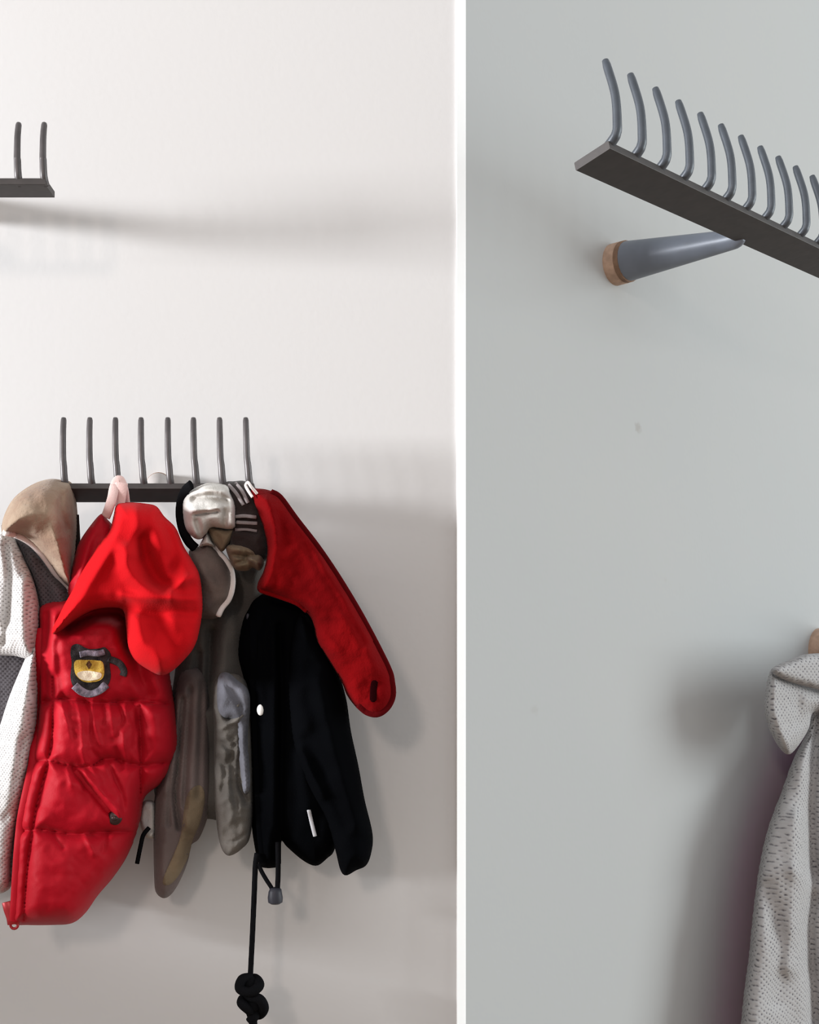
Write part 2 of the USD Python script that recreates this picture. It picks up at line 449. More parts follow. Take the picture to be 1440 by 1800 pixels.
# white corner bead: a narrow batten over the outside corner
c0, c1 = L.pt(802.0, 900, 0.0)[:2], None
tw = 0.0046
pr = Polygon([(CORNER - tw, D + 0.02), (CORNER - tw, D - 0.0024), (CORNER - tw + 0.0005, D - 0.0028), (CORNER + tw - 0.0003, D + 0.0036), (CORNER + tw, D + 0.0042), (CORNER + tw, D + 0.02)])
struct('trim_1', trimesh.creation.extrude_polygon(pr, 2.7), M_trim, 'narrow white vertical corner strip between the two walls', 'trim')
struct('floor', box((-3.5, -4, -0.05), (4, 4.5, 0.0)), M_floor, 'brown wooden floor below the two walls', 'floor')


# ------------------------------------------------------------------ rake heads
def section_bar(frame, u0, u1, mi, zi, mo, zo, tk):
    """The flat bar of a rake: a strip from its inner edge (mi, zi) to its outer edge (mo, zo)."""
    poly = LineString([(mi, zi), (mo, zo)]).buffer(tk / 2, cap_style='square', join_style='mitre').buffer(-0.0008).buffer(0.0008, quad_segs=2)
    e = trimesh.creation.extrude_polygon(poly, abs(u1 - u0))
    v = np.array(e.vertices)
    m = trimesh.Trimesh(frame.w(min(u0, u1) + v[:, 2], v[:, 0], v[:, 1]), e.faces, process=False)
    trimesh.repair.fix_normals(m)
    return m


def tooth(frame, u, prof, a0, a1, b0, b1, lean=0.0):
    q = spline(np.array(prof), 7)
    s = np.linspace(0, 1, len(q))
    path = frame.w(u + lean * s, q[:, 0], q[:, 1])
    tip = np.clip(0.8 + (1 - s) * 6, 0.8, 1)
    return tube(path, (a0 + (a1 - a0) * s) * tip, (b0 + (b1 - b0) * s) * tip, np.cross(np.array([frame.t[0], frame.t[1], 0]), [0, 0, 1]), 10)


def socket(frame, u, z0, r0, m1, u1, z1, r1, plug_m):
    """Tapered metal socket from the wall to the bar, with the wooden plug and rim at the wall end."""
    a, b = frame.w(u, plug_m, z0), frame.w(u1, m1, z1)
    k = np.append(np.linspace(0, 0.9, 12), [0.93, 0.96, 0.98, 0.995, 1.0])[:, None]
    body = tube(a + (b - a) * k, (r0 + (r1 - r0) * k[:, 0]) * np.sqrt(np.clip(1 - (np.clip(k[:, 0] - 0.92, 0, 1) / 0.085) ** 2, 0.02, 1)), None, (0, 0, 1), 24)
    w0, ax = frame.w(u, -0.012, z0), (a - frame.w(u, 0, z0))
    plug = tube(np.array([w0, frame.w(u, 0.0, z0), frame.w(u, plug_m * 0.62, z0), frame.w(u, plug_m * 0.75, z0)]), [r0 * 1.06, r0 * 1.06, r0 * 1.06, r0 * 0.98], None, (0, 0, 1), 28)
    rim = tube(np.array([frame.w(u, plug_m * 0.70, z0), frame.w(u, plug_m * 0.74, z0), frame.w(u, plug_m * 1.0, z0), frame.w(u, plug_m * 1.06, z0)]), [r0 * 0.98, r0 * 1.05, r0 * 1.05, r0 * 0.98], None, (0, 0, 1), 28)
    return body, plug, rim


def left_rake(label, tips, bases, y_tip, y_top, y_bot, x0, x1, mi, mo, sock_px, sock_wall):
    mc = (mi + mo) / 2
    u0, z_mid = L.uz(x0, (y_top + y_bot) / 2, mc)
    u1, _ = L.uz(x1, (y_top + y_bot) / 2, mc)
    hgt = (y_bot - y_top) / FPX * (D - mc)
    tk = 0.0055
    view = z_mid / (D - mc)                              # how steeply the eye looks up at the bar
    rise = max(0.001, hgt - tk - (mo - mi) * view)
    zi, zo = z_mid - rise / 2, z_mid + rise / 2
    t = thing('rake_head', label, 'rake', L.w((u0 + u1) / 2, 0, z_mid), 'rake heads used as coat hooks')
    obj('bar', section_bar(L, u0, u1, mi, zi, mo, zo, tk), M_iron_bar, t, 30)
    for xt, xb in zip(tips, bases):
        ub, zb = L.uz(xb, y_top, mo)
        ut, zt = L.uz(xt, y_tip, mo - 0.004)
        prof = [(mo - 0.004, zo - 0.001), (mo + 0.001, zb + 0.004), (mo + 0.002, zb + 0.016), (mo + 0.002, zb + 0.4 * (zt - zb)), (mo, zb + 0.75 * (zt - zb)), (mo - 0.004, zt)]
        obj('tooth', tooth(L, ub, prof, 0.0033, 0.0026, 0.0034, 0.0024, ut - ub), M_iron, t, True)
    us, zs = L.uz(sock_wall[0], sock_wall[1], 0.0)
    ub, _ = L.uz(sock_px, 0, mi)
    body, plug, rim = socket(L, us, zs, 0.0115, mi + 0.003, ub, z_mid, 0.0055, 0.014)
    obj('socket', body, M_pale, t, 40)
    obj('wooden_plug', plug, M_wood, t, 40, 'pale wooden plug set in the wall')
    obj('rim', rim, M_rim, t, 40)
    return t


left_rake('dark iron rake head whose right end shows at the upper left edge', [78 - 45 * k for k in range(8)], [78 - 45 * k for k in range(8)], 217, 318, 343, -282, 88, 0.132, 0.154, -80, (-80, 370))
low_t = [112, 158, 203, 248, 295, 340, 386, 432]
low_b = [115, 162, 209, 254, 301, 347, 393, 440]
left_rake('dark iron rake head with eight upright teeth that holds up the hanging clothes', low_t, low_b, 735, 851, 882, 106, 450, 0.066, 0.092, 280, (284, 856))

# the large rake head on the right wall
mo, mi = 0.185, 0.145
u_b, z_o = R.uz(1071, 261, mo)
z_i = None


def at_u(px, py, u):
    r = np.array([(px - CX) / FPX, 1.0])
    k = ((R.p0 + u * R.t) @ R.t) / (r @ R.t)
    p = r * k
    return float((p - R.p0) @ R.n), float((CY - py) / FPX * k)


mi, z_i = at_u(1023, 292, u_b)
tips_px = [1063, 1107, 1153, 1193, 1232, 1268, 1303, 1337, 1368, 1398, 1427]
m_tip, z_tip = at_u(1063, 106, u_b)
m_bul, z_bul = at_u(1084, 218, u_b)
m_mid, z_mid = at_u(1080, 165, u_b)
u_t = [float(R.uz(x, 100, m_tip)[0]) for x in tips_px]
u_fit = np.polyfit(np.arange(11), u_t, 1)
u_t = [0.5 * a + 0.5 * np.polyval(u_fit, i) for i, a in enumerate(u_t)] + [float(np.polyval(u_fit, i)) for i in (11, 12, 13)]
u_end = u_t[-1] + 0.008
t = thing('rake_head', 'big dark rake head with curved teeth jutting out from the grey wall at upper right', 'rake', R.w((u_t[0] + u_end) / 2, 0, z_i), 'rake heads used as coat hooks')
obj('bar', section_bar(R, u_t[0] - 0.006, u_end, mi, z_i, mo, z_o, 0.0075), M_iron_bar, t, 30)
for u in u_t:
    prof = [(mo - 0.006, z_o - 0.001), (mo + 0.5 * (m_bul - mo), z_o + 0.007), (m_bul - 0.001, z_o + 0.6 * (z_bul - z_o)), (m_bul, z_bul), (m_mid, z_mid), (m_tip, z_tip)]
    obj('tooth', tooth(R, u, prof, 0.0050, 0.0040, 0.0042, 0.0036), M_tooth, t, True)
us, zs = R.uz(1094, 462, 0.01)
us2, zs2 = R.uz(1312, 424, mi + 0.006)
r_plug = 36 / FPX * R.pt(1094, 462, 0.01)[1] * 0.98
body, plug, rim = socket(R, us, zs, r_plug * 0.97, mi + 0.004, us2, z_i - 0.0005, r_plug * 0.40, 0.018)
obj('socket', body, M_steel, t, 40, 'blue-grey tapered metal socket')
obj('wooden_plug', plug, M_wood, t, 40, 'pale wooden plug set in the wall')
obj('rim', rim, M_rim, t, 40)

# the second handle stub on the right wall, over the coat
us, zs = R.uz(1452, 1143, 0.01)
t = thing('handle_stub', 'brown wooden rake handle stub just above the collar of the grey coat', 'coat hook', R.w(us, 0, zs))
rp2 = 38 / FPX * R.pt(1452, 1143, 0.01)[1]
body, plug, rim = socket(R, us, zs, rp2 * 0.97, 0.14, us + 0.01, zs + 0.012, rp2 * 0.45, 0.030)
obj('socket', body, M_steel, t, 40, 'blue-grey tapered metal socket')
obj('wooden_plug', plug, M_wood, t, 40)
obj('rim', rim, M_rim, t, 40)

# ------------------------------------------------------------------ grey coat on the right wall
cb = Pillow(R, 0.052, [(1440, 1225), (1421, 1283), (1396, 1332), (1375, 1390), (1351, 1455), (1336, 1520), (1325, 1600), (1317, 1680), (1309, 1740), (1303, 1800), (1296, 1900), (1292, 1990), (1400, 2010), (1560, 2015), (1720, 2010), (1830, 1990), (1800, 1800), (1770, 1600), (1735, 1420), (1690, 1290), (1640, 1225), (1540, 1200)],
            0.04, 0.010, 60, [([(1440, 1260), (1425, 1420), (1430, 1560), (1424, 1640), (1432, 1800)], -0.016, 12), ([(1400, 1440), (1398, 1560), (1385, 1700)], 0.008, 16), ([(1398, 1530), (1430, 1560)], 0.006, 16), ([(1500, 1280), (1490, 1600), (1500, 1900)], -0.012, 14), ([(1600, 1300), (1620, 1600), (1640, 1900)], -0.012, 14), ([(1345, 1560), (1375, 1660), (1365, 1760)], -0.006, 14)],
            wr=0.007, wr_scale=80, wr_stretch=(1.4, 0.6), step=6, seed=5)
t = thing('tweed_coat', 'grey flecked tweed coat hanging at the lower right edge of the grey wall', 'coat', R.pt(1480, 1800, 0.05), 'tweed coats')
obj('body', cb.mesh, M_tweedR, t)
clr = Pillow(R, 0.074, [(1354, 1180), (1368, 1186), (1400, 1198), (1434, 1210), (1470, 1218), (1462, 1250), (1430, 1252), (1421, 1283), (1398, 1318), (1383, 1326), (1366, 1308), (1351, 1277), (1344, 1237)], 0.022, 0.005, 24, [([(1360, 1200), (1362, 1250), (1378, 1305)], 0.004, 10), ([(1400, 1225), (1405, 1270)], -0.006, 12)], wr=0.003, wr_scale=40, step=5, seed=6)
obj('collar', clr.mesh, M_tweedR, t)
st = Pillow(R, 0.092, [(1357, 1181), (1358, 1175), (1367, 1169), (1390, 1160), (1412, 1151), (1450, 1148), (1520, 1150), (1600, 1158), (1660, 1180), (1650, 1215), (1560, 1224), (1480, 1222), (1434, 1211), (1390, 1199), (1366, 1189)], 0.016, 0.006, 16, wr=0.002, wr_scale=50, step=5, seed=7)
obj('collar_fold', st.mesh, M_tweedR, t)
cr = Pillow(R, 0.074, [(1560, 1225), (1640, 1215), (1700, 1230), (1700, 1290), (1660, 1330), (1600, 1280)], 0.02, 0.012, 24, step=7)
obj('collar', cr.mesh, M_tweedR, t)
ln = Pillow(R, 0.034, [(1450, 1240), (1423, 1290), (1399, 1340), (1355, 1460), (1339, 1525), (1329, 1605), (1314, 1740), (1308, 1805), (1304, 1960), (1560, 1990), (1800, 1960), (1740, 1500), (1660, 1260)], 0.010, 0.010, 40, step=10)
obj('lining', ln.mesh, M_plum, t, True, 'plum coloured coat lining facing the wall')

# ------------------------------------------------------------------ white tweed coat at the left edge
t = thing('tweed_coat', 'off-white tweed coat with tan collar cut by the left edge, beside the red puffer', 'coat', L.pt(20, 1560, 0.08), 'tweed coats')
back = Pillow(L, 0.05, [(-140, 960), (-60, 930), (20, 940), (60, 1000), (72, 1090), (62, 1200), (40, 1300), (10, 1400), (-10, 1500), (-20, 1560), (-180, 1560), (-170, 1200)], 0.02, 0.015, 40, step=8, wr=0.005)
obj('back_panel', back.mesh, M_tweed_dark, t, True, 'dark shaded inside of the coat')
up = Pillow(L, 0.075, [(-32, 985), (-22, 940), (5, 922), (25, 945), (45, 985), (62, 1030), (70, 1075), (68, 1130), (58, 1158), (25, 1153), (-6, 1152), (-24, 1148), (-34, 1100), (-36, 1040)], 0.045, 0.01, 50,
            [([(10, 960), (18, 1040), (8, 1130)], -0.008, 7), ([(42, 1020), (40, 1100), (46, 1150)], 0.006, 9), ([(-12, 1000), (-6, 1090)], 0.006, 9)], wr=0.004, wr_scale=45, wr_stretch=(1.5, 0.6), lean=(15, 0, 0.0003, 0), seed=3)
obj('body', up.mesh, M_tweed, t)
slv = Pillow(L, 0.075, [(66, 1120), (68, 1180), (67, 1260), (58, 1325), (46, 1390), (32, 1450), (23, 1510), (17, 1562), (-25, 1562), (-35, 1450), (-20, 1340), (2, 1268), (20, 1215), (44, 1158), (55, 1130)], 0.045, 0.015, 30,
             [([(55, 1170), (30, 1300), (12, 1420)], 0.006, 10), ([(40, 1300), (10, 1440)], -0.004, 8)], wr=0.004, wr_scale=45, lean=(30, 0, 0.00025, 0), seed=4)
obj('sleeve', slv.mesh, M_tweed, t)
lap = Pillow(L, 0.078, [(28, 945), (60, 965), (90, 1005), (118, 1038), (122, 1075), (100, 1105), (72, 1100), (60, 1030), (42, 985)], 0.022, 0.01, 22, [([(70, 990), (92, 1080)], -0.006, 10)], wr=0.004, seed=8)
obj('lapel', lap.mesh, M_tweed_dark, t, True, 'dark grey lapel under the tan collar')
col = Pillow(L, 0.094, [(5, 938), (6, 910), (24, 876), (56, 852), (86, 842), (110, 844), (126, 849), (133, 872), (137, 915), (135, 955), (131, 1000), (127, 1034), (113, 1026), (98, 1008), (83, 985), (68, 966), (52, 950), (32, 939)], 0.068, 0.015, 62,
             [([(108, 870), (106, 895), (118, 930)], -0.007, 6), ([(100, 920), (110, 990)], 0.004, 12)], wr=0.004, wr_scale=30, seed=9, lean=(60, 0, -0.0004, 0), step=3.5)
obj('collar', col.mesh, M_tan, t, True, 'tan fleece collar')
obj('piping', tube(col.line([(8, 936), (30, 941), (52, 953), (69, 969), (84, 988), (99, 1011), (113, 1028), (122, 1034)], 0.003), 0.0030, 0.0030), M_piping, t, True, 'pale piping along the collar edge')
obj('neck_tape', tube(L.pt([133, 135, 136, 134], [905, 940, 985, 1020], 0.075), 0.003, 0.002), M_stripe_d, t, True, 'dark tape inside the collar')

# ------------------------------------------------------------------ red puffer with hood
t = thing('puffer_jacket', 'bright red padded hooded jacket with a round badge, hung by a pink loop', 'jacket', L.pt(80, 1625, 0.1))
seams = [[(66, 1238), (110, 1228), (170, 1236), (240, 1232), (305, 1240)], [(50, 1343), (80, 1336), (120, 1346), (158, 1347), (190, 1333), (245, 1345), (300, 1340)], [(28, 1462), (70, 1458), (130, 1466), (190, 1462), (235, 1462)], [(93, 1190), (92, 1290), (82, 1350), (62, 1430), (48, 1530), (42, 1615)], [(246, 1240), (248, 1330), (246, 1400), (238, 1455)]]
wrk = []
rng = np.random.RandomState(4)
for k in range(11):
    x = 105 + 14 * k
    wrk.append(([(x + 2, 1232), (x + 4 + rng.randint(-4, 10), 1258), (x + 8 + rng.randint(-4, 14), 1272 + rng.randint(0, 46))], -0.0024 if k % 2 else 0.0022, 3.8))
for k, (xa, ya, xb, yb) in enumerate([(120, 1350, 126, 1378), (140, 1350, 150, 1385), (158, 1345, 176, 1376), (178, 1338, 160, 1318), (150, 1342, 144, 1318), (200, 1300, 214, 1350), (216, 1290, 222, 1340), (90, 1465, 110, 1490), (150, 1468, 165, 1500), (190, 1464, 182, 1495)]):
    wrk.append(([(xa, ya), (xb, yb)], -0.003 if k % 2 else 0.003, 5))
vest = Pillow(L, 0.075, [(75, 1062), (67, 1105), (66, 1160), (67, 1230), (63, 1285), (52, 1340), (38, 1390), (27, 1450), (22, 1520), (20, 1585), (22, 1622), (50, 1626), (90, 1626), (126, 1623), (150, 1605), (172, 1574), (200, 1541), (226, 1500), (245, 1445), (254, 1402), (284, 1376), (301, 1347), (313, 1308), (309, 1255), (302, 1215), (290, 1150), (262, 1090), (225, 1062), (150, 1052)],
              0.042, 0.03, 42, wrk + [([(128, 1352), (165, 1395), (200, 1437)], -0.006, 5), ([(140, 1350), (176, 1390), (212, 1430)], 0.005, 7), ([(190, 1340), (215, 1400), (216, 1428)], -0.004, 5), ([(100, 1130), (105, 1190), (110, 1225)], -0.004, 7), ([(218, 1090), (240, 1160), (262, 1220)], -0.012, 14), ([(118, 1098), (165, 1078), (222, 1084), (236, 1130)], -0.030, 15), ([(84, 1080), (80, 1160), (80, 1230)], -0.010, 9)],
              seams, 0.016, 11, 0.004, 38, (1, 1), lean=(150, 0, -0.00014, 0), step=3.5, seed=11)
obj('body', vest.mesh, M_red, t)
obj('zip_placket', tube(vest.line([(71, 1105), (69, 1180), (66, 1260), (57, 1345), (38, 1440), (30, 1530), (25, 1618)], 0.001), 0.0042, 0.002), M_red, t, True, 'red zip edge of the jacket front')
hb = Pillow(L, 0.095, [(132, 975), (140, 952), (158, 925), (178, 903), (188, 912), (200, 930), (196, 970), (170, 1010), (140, 1042), (120, 1048), (124, 1010)], 0.018, 0.01, 22, [([(160, 930), (140, 1010)], 0.005, 10)], wr=0.003, wr_scale=30, seed=12)
obj('hood_lining', hb.mesh, M_red, t, True, 'darker red inside of the hood behind its front edge')
hood = Pillow(L, 0.115, [(206, 886), (230, 883), (255, 885), (275, 890), (289, 908), (309, 928), (323, 960), (338, 985), (351, 1012), (356, 1060), (352, 1100), (342, 1136), (322, 1162), (302, 1180), (283, 1187), (260, 1177), (238, 1161), (226, 1138), (222, 1104), (217, 1074), (200, 1068), (165, 1072), (130, 1091), (97, 1117), (90, 1108), (104, 1078), (126, 1040), (150, 994), (174, 955), (192, 934), (200, 905)],
              0.038, 0.02, 30,
              [([(206, 915), (192, 965), (152, 1032), (115, 1092)], 0.006, 11), ([(218, 965), (228, 1004), (258, 1036), (300, 1046)], 0.012, 13), ([(250, 950), (262, 990), (282, 1024), (298, 1032)], -0.013, 16), ([(300, 1036), (322, 1022), (346, 1010)], 0.008, 9), ([(288, 905), (302, 950), (306, 995)], -0.010, 15), ([(240, 890), (243, 930), (232, 970)], 0.007, 14),
               ([(215, 1046), (260, 1052), (300, 1052), (350, 1052)], 0.005, 8), ([(108, 1100), (140, 1078), (180, 1060), (214, 1058)], 0.003, 5), ([(222, 1068), (260, 1078), (300, 1076), (345, 1078)], -0.006, 10), ([(238, 1090), (250, 1125), (285, 1158)], 0.006, 14), ([(285, 1088), (300, 1130), (292, 1165)], -0.004, 12), ([(340, 1030), (330, 1100), (310, 1160)], -0.006, 18)],
              wr=0.004, wr_scale=55, step=3.5, seed=13)
obj('hood', hood.mesh, M_redh, t)
lo = L.pt([196, 199, 205, 212, 218, 221], [884, 862, 846, 845, 862, 886], [0.112, 0.119, 0.122, 0.122, 0.119, 0.112])
obj('hanging_loop', cat_(tube(spline(lo, 6), 0.0040, 0.0014), tube(spline(L.pt([202, 198, 192, 186], [852, 872, 892, 908], [0.122, 0.124, 0.124, 0.118]), 6), 0.0042, 0.0014), tube(spline(L.pt([214, 212, 210, 208], [848, 862, 876, 890], [0.123, 0.122, 0.120, 0.118]), 6), 0.0055, 0.0014)), M_pink, t, True, 'pale pink fabric loop over a rake tooth')
shield = [(126, 1136), (136, 1132), (148, 1138), (158, 1141), (174, 1140), (184, 1138), (194, 1150), (192, 1166), (194, 1190), (188, 1206), (176, 1217), (158, 1223), (142, 1218), (129, 1207), (124, 1190), (126, 1165), (124, 1150)]
bd = obj('badge', patch(vest, shield, 0.0016, rough=True), M_badge, t, False, 'charcoal crest-shaped embroidered badge')
obj('badge_border', tube(vest.line([(131, 1205), (143, 1215), (158, 1219), (175, 1213), (187, 1203)], 0.0022), 0.0036, 0.0012), M_badge_g, bd, True)
obj('badge_band', tube(vest.line([(140, 1151), (155, 1148), (172, 1149), (184, 1146)], 0.0024), 0.0026, 0.0011), M_badge_g, bd, True)
obj('badge_field', patch(vest, [(132, 1162), (150, 1160), (170, 1161), (180, 1164), (183, 1180), (180, 1192), (170, 1198), (150, 1199), (138, 1192), (131, 1180)], 0.0030, rough=True), M_badge_y, bd, False, 'golden yellow centre of the badge')
obj('badge_patch', patch(vest, [(136, 1183), (150, 1179), (168, 1181), (178, 1184), (176, 1192), (164, 1196), (148, 1196), (138, 1191)], 0.0042, 1.5, True), M_badge_w, bd, False, 'cream patch')
obj('badge_stitch', patch(vest, [(156, 1161), (161, 1168), (156, 1176), (151, 1168)], 0.0042, 1.5), M_badge_b, bd, False, 'brown stitched mark')
obj('badge_tail', tube(vest.line([(190, 1158), (202, 1162), (212, 1168), (218, 1180), (216, 1188)], 0.0014), 0.0030, 0.0012), M_badge, bd, True)
sn = vest.on(202, 1438, 0.0025)
obj('snap', cat_(ball(sn, 0.0062, (1, 0.45, 1)), ball(sn + [0, -0.0022, 0], 0.0026, (1, 0.5, 1))), M_snap, t, True, 'dark metal snap')
pocket = vest.line([(132, 1356), (166, 1396), (192, 1428)], 0.0012)
obj('pocket_welt', tube(pocket, 0.003, 0.0015), M_red, t)
zp = L.pt(20, 1603, 0.112)
obj('zip_slider', cat_(tube(L.pt([14, 17, 22, 24], [1585, 1598, 1612, 1624], 0.112), 0.0055, 0.003), trimesh.Trimesh(**{k: v for k, v in zip(('vertices', 'faces'), (lambda m: (m.vertices @ np.array([[1, 0, 0], [0, 0, 1], [0, -1, 0]], float) + L.pt(25, 1626, 0.112), m.faces))(trimesh.creation.torus(0.0032, 0.0012, 16, 8)))}, process=False)), M_zip, t, True, 'dark red zip slider at the bottom corner')

# ------------------------------------------------------------------ striped knit behind the grey jacket
t = thing('striped_top', 'dark brown knit with thin grey stripes bundled between grey jacket and red flap', 'shirt', L.pt(425, 970, 0.08))
st0 = Pillow(L, 0.070, [(394, 852), (412, 846), (434, 847), (452, 866), (468, 900), (476, 940), (470, 985), (425, 985), (400, 960), (396, 900)], 0.035, 0.02, 26, [([(410, 930), (450, 935)], -0.006, 6), ([(410, 905), (448, 906)], 0.004, 5)], wr=0.004, wr_scale=25, seed=15, step=3.5)
obj('bundle', st0.mesh, M_stripe_d, t)
for q in ([(402, 852), (416, 868), (428, 888)], [(414, 849), (426, 864), (436, 884)], [(414, 908), (430, 907), (450, 909)], [(414, 931), (432, 930), (452, 933)], [(416, 918), (434, 919), (452, 920)]):
    obj('stripe', tube(st0.line(q, 0.0006), 0.0016, 0.0009), M_stripe_l, t)

# ------------------------------------------------------------------ grey jacket
t = thing('grey_jacket', 'crumpled grey and taupe jacket with a cream hood hanging between red puffer and black jacket', 'jacket', L.pt(350, 1570, 0.06))
gb = Pillow(L, 0.030, [(335, 985), (395, 985), (472, 985), (470, 1050), (446, 1130), (442, 1250), (444, 1360), (440, 1440), (410, 1450), (372, 1440), (330, 1440), (290, 1430), (270, 1380), (290, 1290), (305, 1200), (320, 1080)], 0.030, 0.02, 40, [([(400, 1090), (395, 1180)], 0.008, 16), ([(370, 1110), (366, 1240)], -0.012, 7), ([(350, 1150), (338, 1260), (325, 1380)], -0.008, 8), ([(410, 1030), (420, 1080)], -0.006, 12)], wr=0.007, wr_scale=60, wr_stretch=(1.6, 0.5), seed=17)
obj('body', gb.mesh, M_gdark, t)
s1 = Pillow(L, 0.040, [(318, 1180), (300, 1260), (285, 1340), (272, 1400), (270, 1470), (271, 1540), (274, 1568), (288, 1579), (303, 1570), (318, 1545), (331, 1512), (336, 1486), (350, 1474), (364, 1440), (372, 1400), (372, 1330), (370, 1250), (360, 1180)], 0.030, 0.02, 28,
            [([(322, 1230), (314, 1330), (308, 1400), (316, 1455)], -0.011, 5), ([(300, 1330), (286, 1450), (284, 1540)], 0.004, 9), ([(345, 1260), (335, 1380), (330, 1450)], 0.005, 10), ([(330, 1464), (345, 1468)], -0.004, 4), ([(334, 1210), (328, 1320), (324, 1420)], -0.006, 4), ([(310, 1220), (300, 1330), (296, 1450)], -0.005, 4), ([(356, 1200), (352, 1300), (350, 1400)], -0.005, 5), ([(290, 1400), (284, 1480)], -0.003, 4)], wr=0.004, wr_scale=45, wr_stretch=(1.8, 0.5), seed=18, step=4)
obj('sleeve', s1.mesh, M_taupe, t, True, 'taupe sleeve hanging lowest')
obj('facing', patch(s1, [(328, 1400), (350, 1380), (360, 1400), (352, 1445), (338, 1478), (330, 1508), (312, 1542), (296, 1556), (286, 1548), (306, 1500), (318, 1466)], 0.0008, 3.0, True), M_khaki, t, True, 'khaki facing turned out along the sleeve edge')
s2 = Pillow(L, 0.062, [(378, 1200), (376, 1290), (377, 1390), (380, 1440), (386, 1480), (394, 1499), (405, 1504), (424, 1493), (440, 1470), (446, 1400), (444, 1300), (440, 1215), (415, 1185)], 0.026, 0.02, 26,
            [([(384, 1240), (404, 1262), (436, 1235)], -0.010, 5), ([(390, 1280), (420, 1262), (440, 1250)], 0.006, 6), ([(384, 1300), (405, 1320), (400, 1345)], -0.006, 6), ([(428, 1290), (420, 1370), (434, 1410)], -0.009, 6), ([(400, 1370), (404, 1440)], 0.004, 10), ([(386, 1478), (410, 1480), (436, 1464)], -0.004, 3), ([(382, 1330), (396, 1360), (386, 1400)], -0.006, 5), ([(412, 1310), (408, 1370), (416, 1420)], -0.006, 5), ([(398, 1410), (396, 1470)], -0.004, 5)], wr=0.008, wr_scale=22, seed=19, step=3.5)
obj('sleeve', s2.mesh, M_olive, t, True, 'olive grey crumpled sleeve')
obj('pocket_flap', Pillow(L, 0.082, [(384, 1190), (400, 1182), (418, 1196), (436, 1212), (440, 1240), (436, 1300), (440, 1380), (428, 1392), (420, 1330), (414, 1270), (392, 1262), (382, 1240)], 0.012, 0.01, 14, [([(396, 1200), (420, 1230), (430, 1270)], -0.004, 6)], wr=0.004, wr_scale=22, seed=20).mesh, M_slate, t, True, 'shiny slate grey pocket fabric')
yk = Pillow(L, 0.070, [(332, 970), (350, 960), (364, 938), (371, 952), (384, 970), (398, 986), (407, 1005), (410, 1030), (404, 1052), (392, 1068), (382, 1086), (360, 1088), (342, 1080), (338, 1030)], 0.024, 0.012, 24, [([(350, 990), (372, 1030)], 0.004, 12)], wr=0.003, wr_scale=30, seed=21, step=3.5)
obj('lapel', yk.mesh, M_lapel, t, True, 'brown-grey lapel')
obj('piping', tube(yk.line([(364, 940), (372, 955), (386, 973), (399, 989), (407, 1007), (408, 1030), (402, 1052), (390, 1068), (383, 1082)], 0.003), 0.0030, 0.0026), M_piping, t, True, 'pale piping round the lapel edge')
bow = Pillow(L, 0.080, [(364, 936), (372, 950), (380, 962), (364, 960), (350, 962), (356, 948)], 0.02, 0.01, 8, step=3)
obj('lapel_tip', bow.mesh, M_cream, t)
hd = Pillow(L, 0.088, [(322, 880), (331, 866), (344, 856), (362, 849), (384, 849), (400, 853), (407, 866), (415, 884), (417, 908), (414, 928), (398, 931), (372, 928), (362, 940), (352, 948), (340, 945), (327, 930), (322, 905)], 0.034, 0.02, 26,
            [([(340, 876), (370, 872), (398, 880)], -0.013, 6), ([(336, 896), (370, 896), (392, 890)], 0.007, 6), ([(344, 905), (366, 902), (382, 900)], -0.009, 4), ([(394, 890), (396, 925)], -0.011, 6), ([(408, 890), (410, 925)], 0.006, 5), ([(346, 915), (352, 940)], -0.010, 5), ([(360, 860), (400, 862)], 0.006, 7)], wr=0.003, wr_scale=20, seed=22, step=3)
obj('hood', hd.mesh, M_cream, t, True, 'cream crumpled hood')
obj('hood_lining', Pillow(L, 0.086, [(366, 926), (398, 930), (412, 928), (410, 945), (400, 960), (390, 970), (380, 960), (370, 945)], 0.014, 0.01, 12, [([(372, 935), (390, 965)], -0.006, 8)], step=3).mesh, M_khaki, t, True, 'dull khaki inside of the hood')
obj('strap', cat_(tube(spline(L.pt([336, 326, 319, 317, 322, 332, 344], [852, 862, 880, 905, 932, 952, 964], [0.112, 0.10, 0.09, 0.085, 0.085, 0.085, 0.085]), 6), 0.0042, 0.002)), M_cord, t, True, 'black strap looped over a tooth')
cf = Pillow(L, 0.088, [(397, 962), (406, 956), (424, 955), (440, 960), (452, 968), (462, 978), (464, 992), (456, 1003), (444, 998), (436, 1003), (418, 1003), (408, 994), (402, 980)], 0.022, 0.012, 16, [([(404, 975), (430, 978), (450, 976)], -0.008, 4), ([(416, 990), (432, 985)], -0.007, 4), ([(438, 982), (456, 990)], 0.007, 4), ([(412, 965), (440, 966)], 0.005, 5)], wr=0.006, wr_scale=14, seed=23, step=2.6)
obj('cuff', cf.mesh, M_khaki, t, True, 'bunched khaki cuff')
obj('hem_lining', Pillow(L, 0.045, [(250, 1412), (262, 1406), (272, 1412), (273, 1440), (272, 1470), (262, 1474), (252, 1466), (246, 1440)], 0.008, 0.008, 8, wr=0.003, wr_scale=18, step=3).mesh, M_cream, t, True, 'pale sliver of lining showing beside the red jacket')
obj('drawcord', tube(spline(L.pt([262, 252, 247, 241], [1455, 1468, 1488, 1518], 0.06), 6), 0.0020), M_cord, t, True, 'thin dark drawcord')

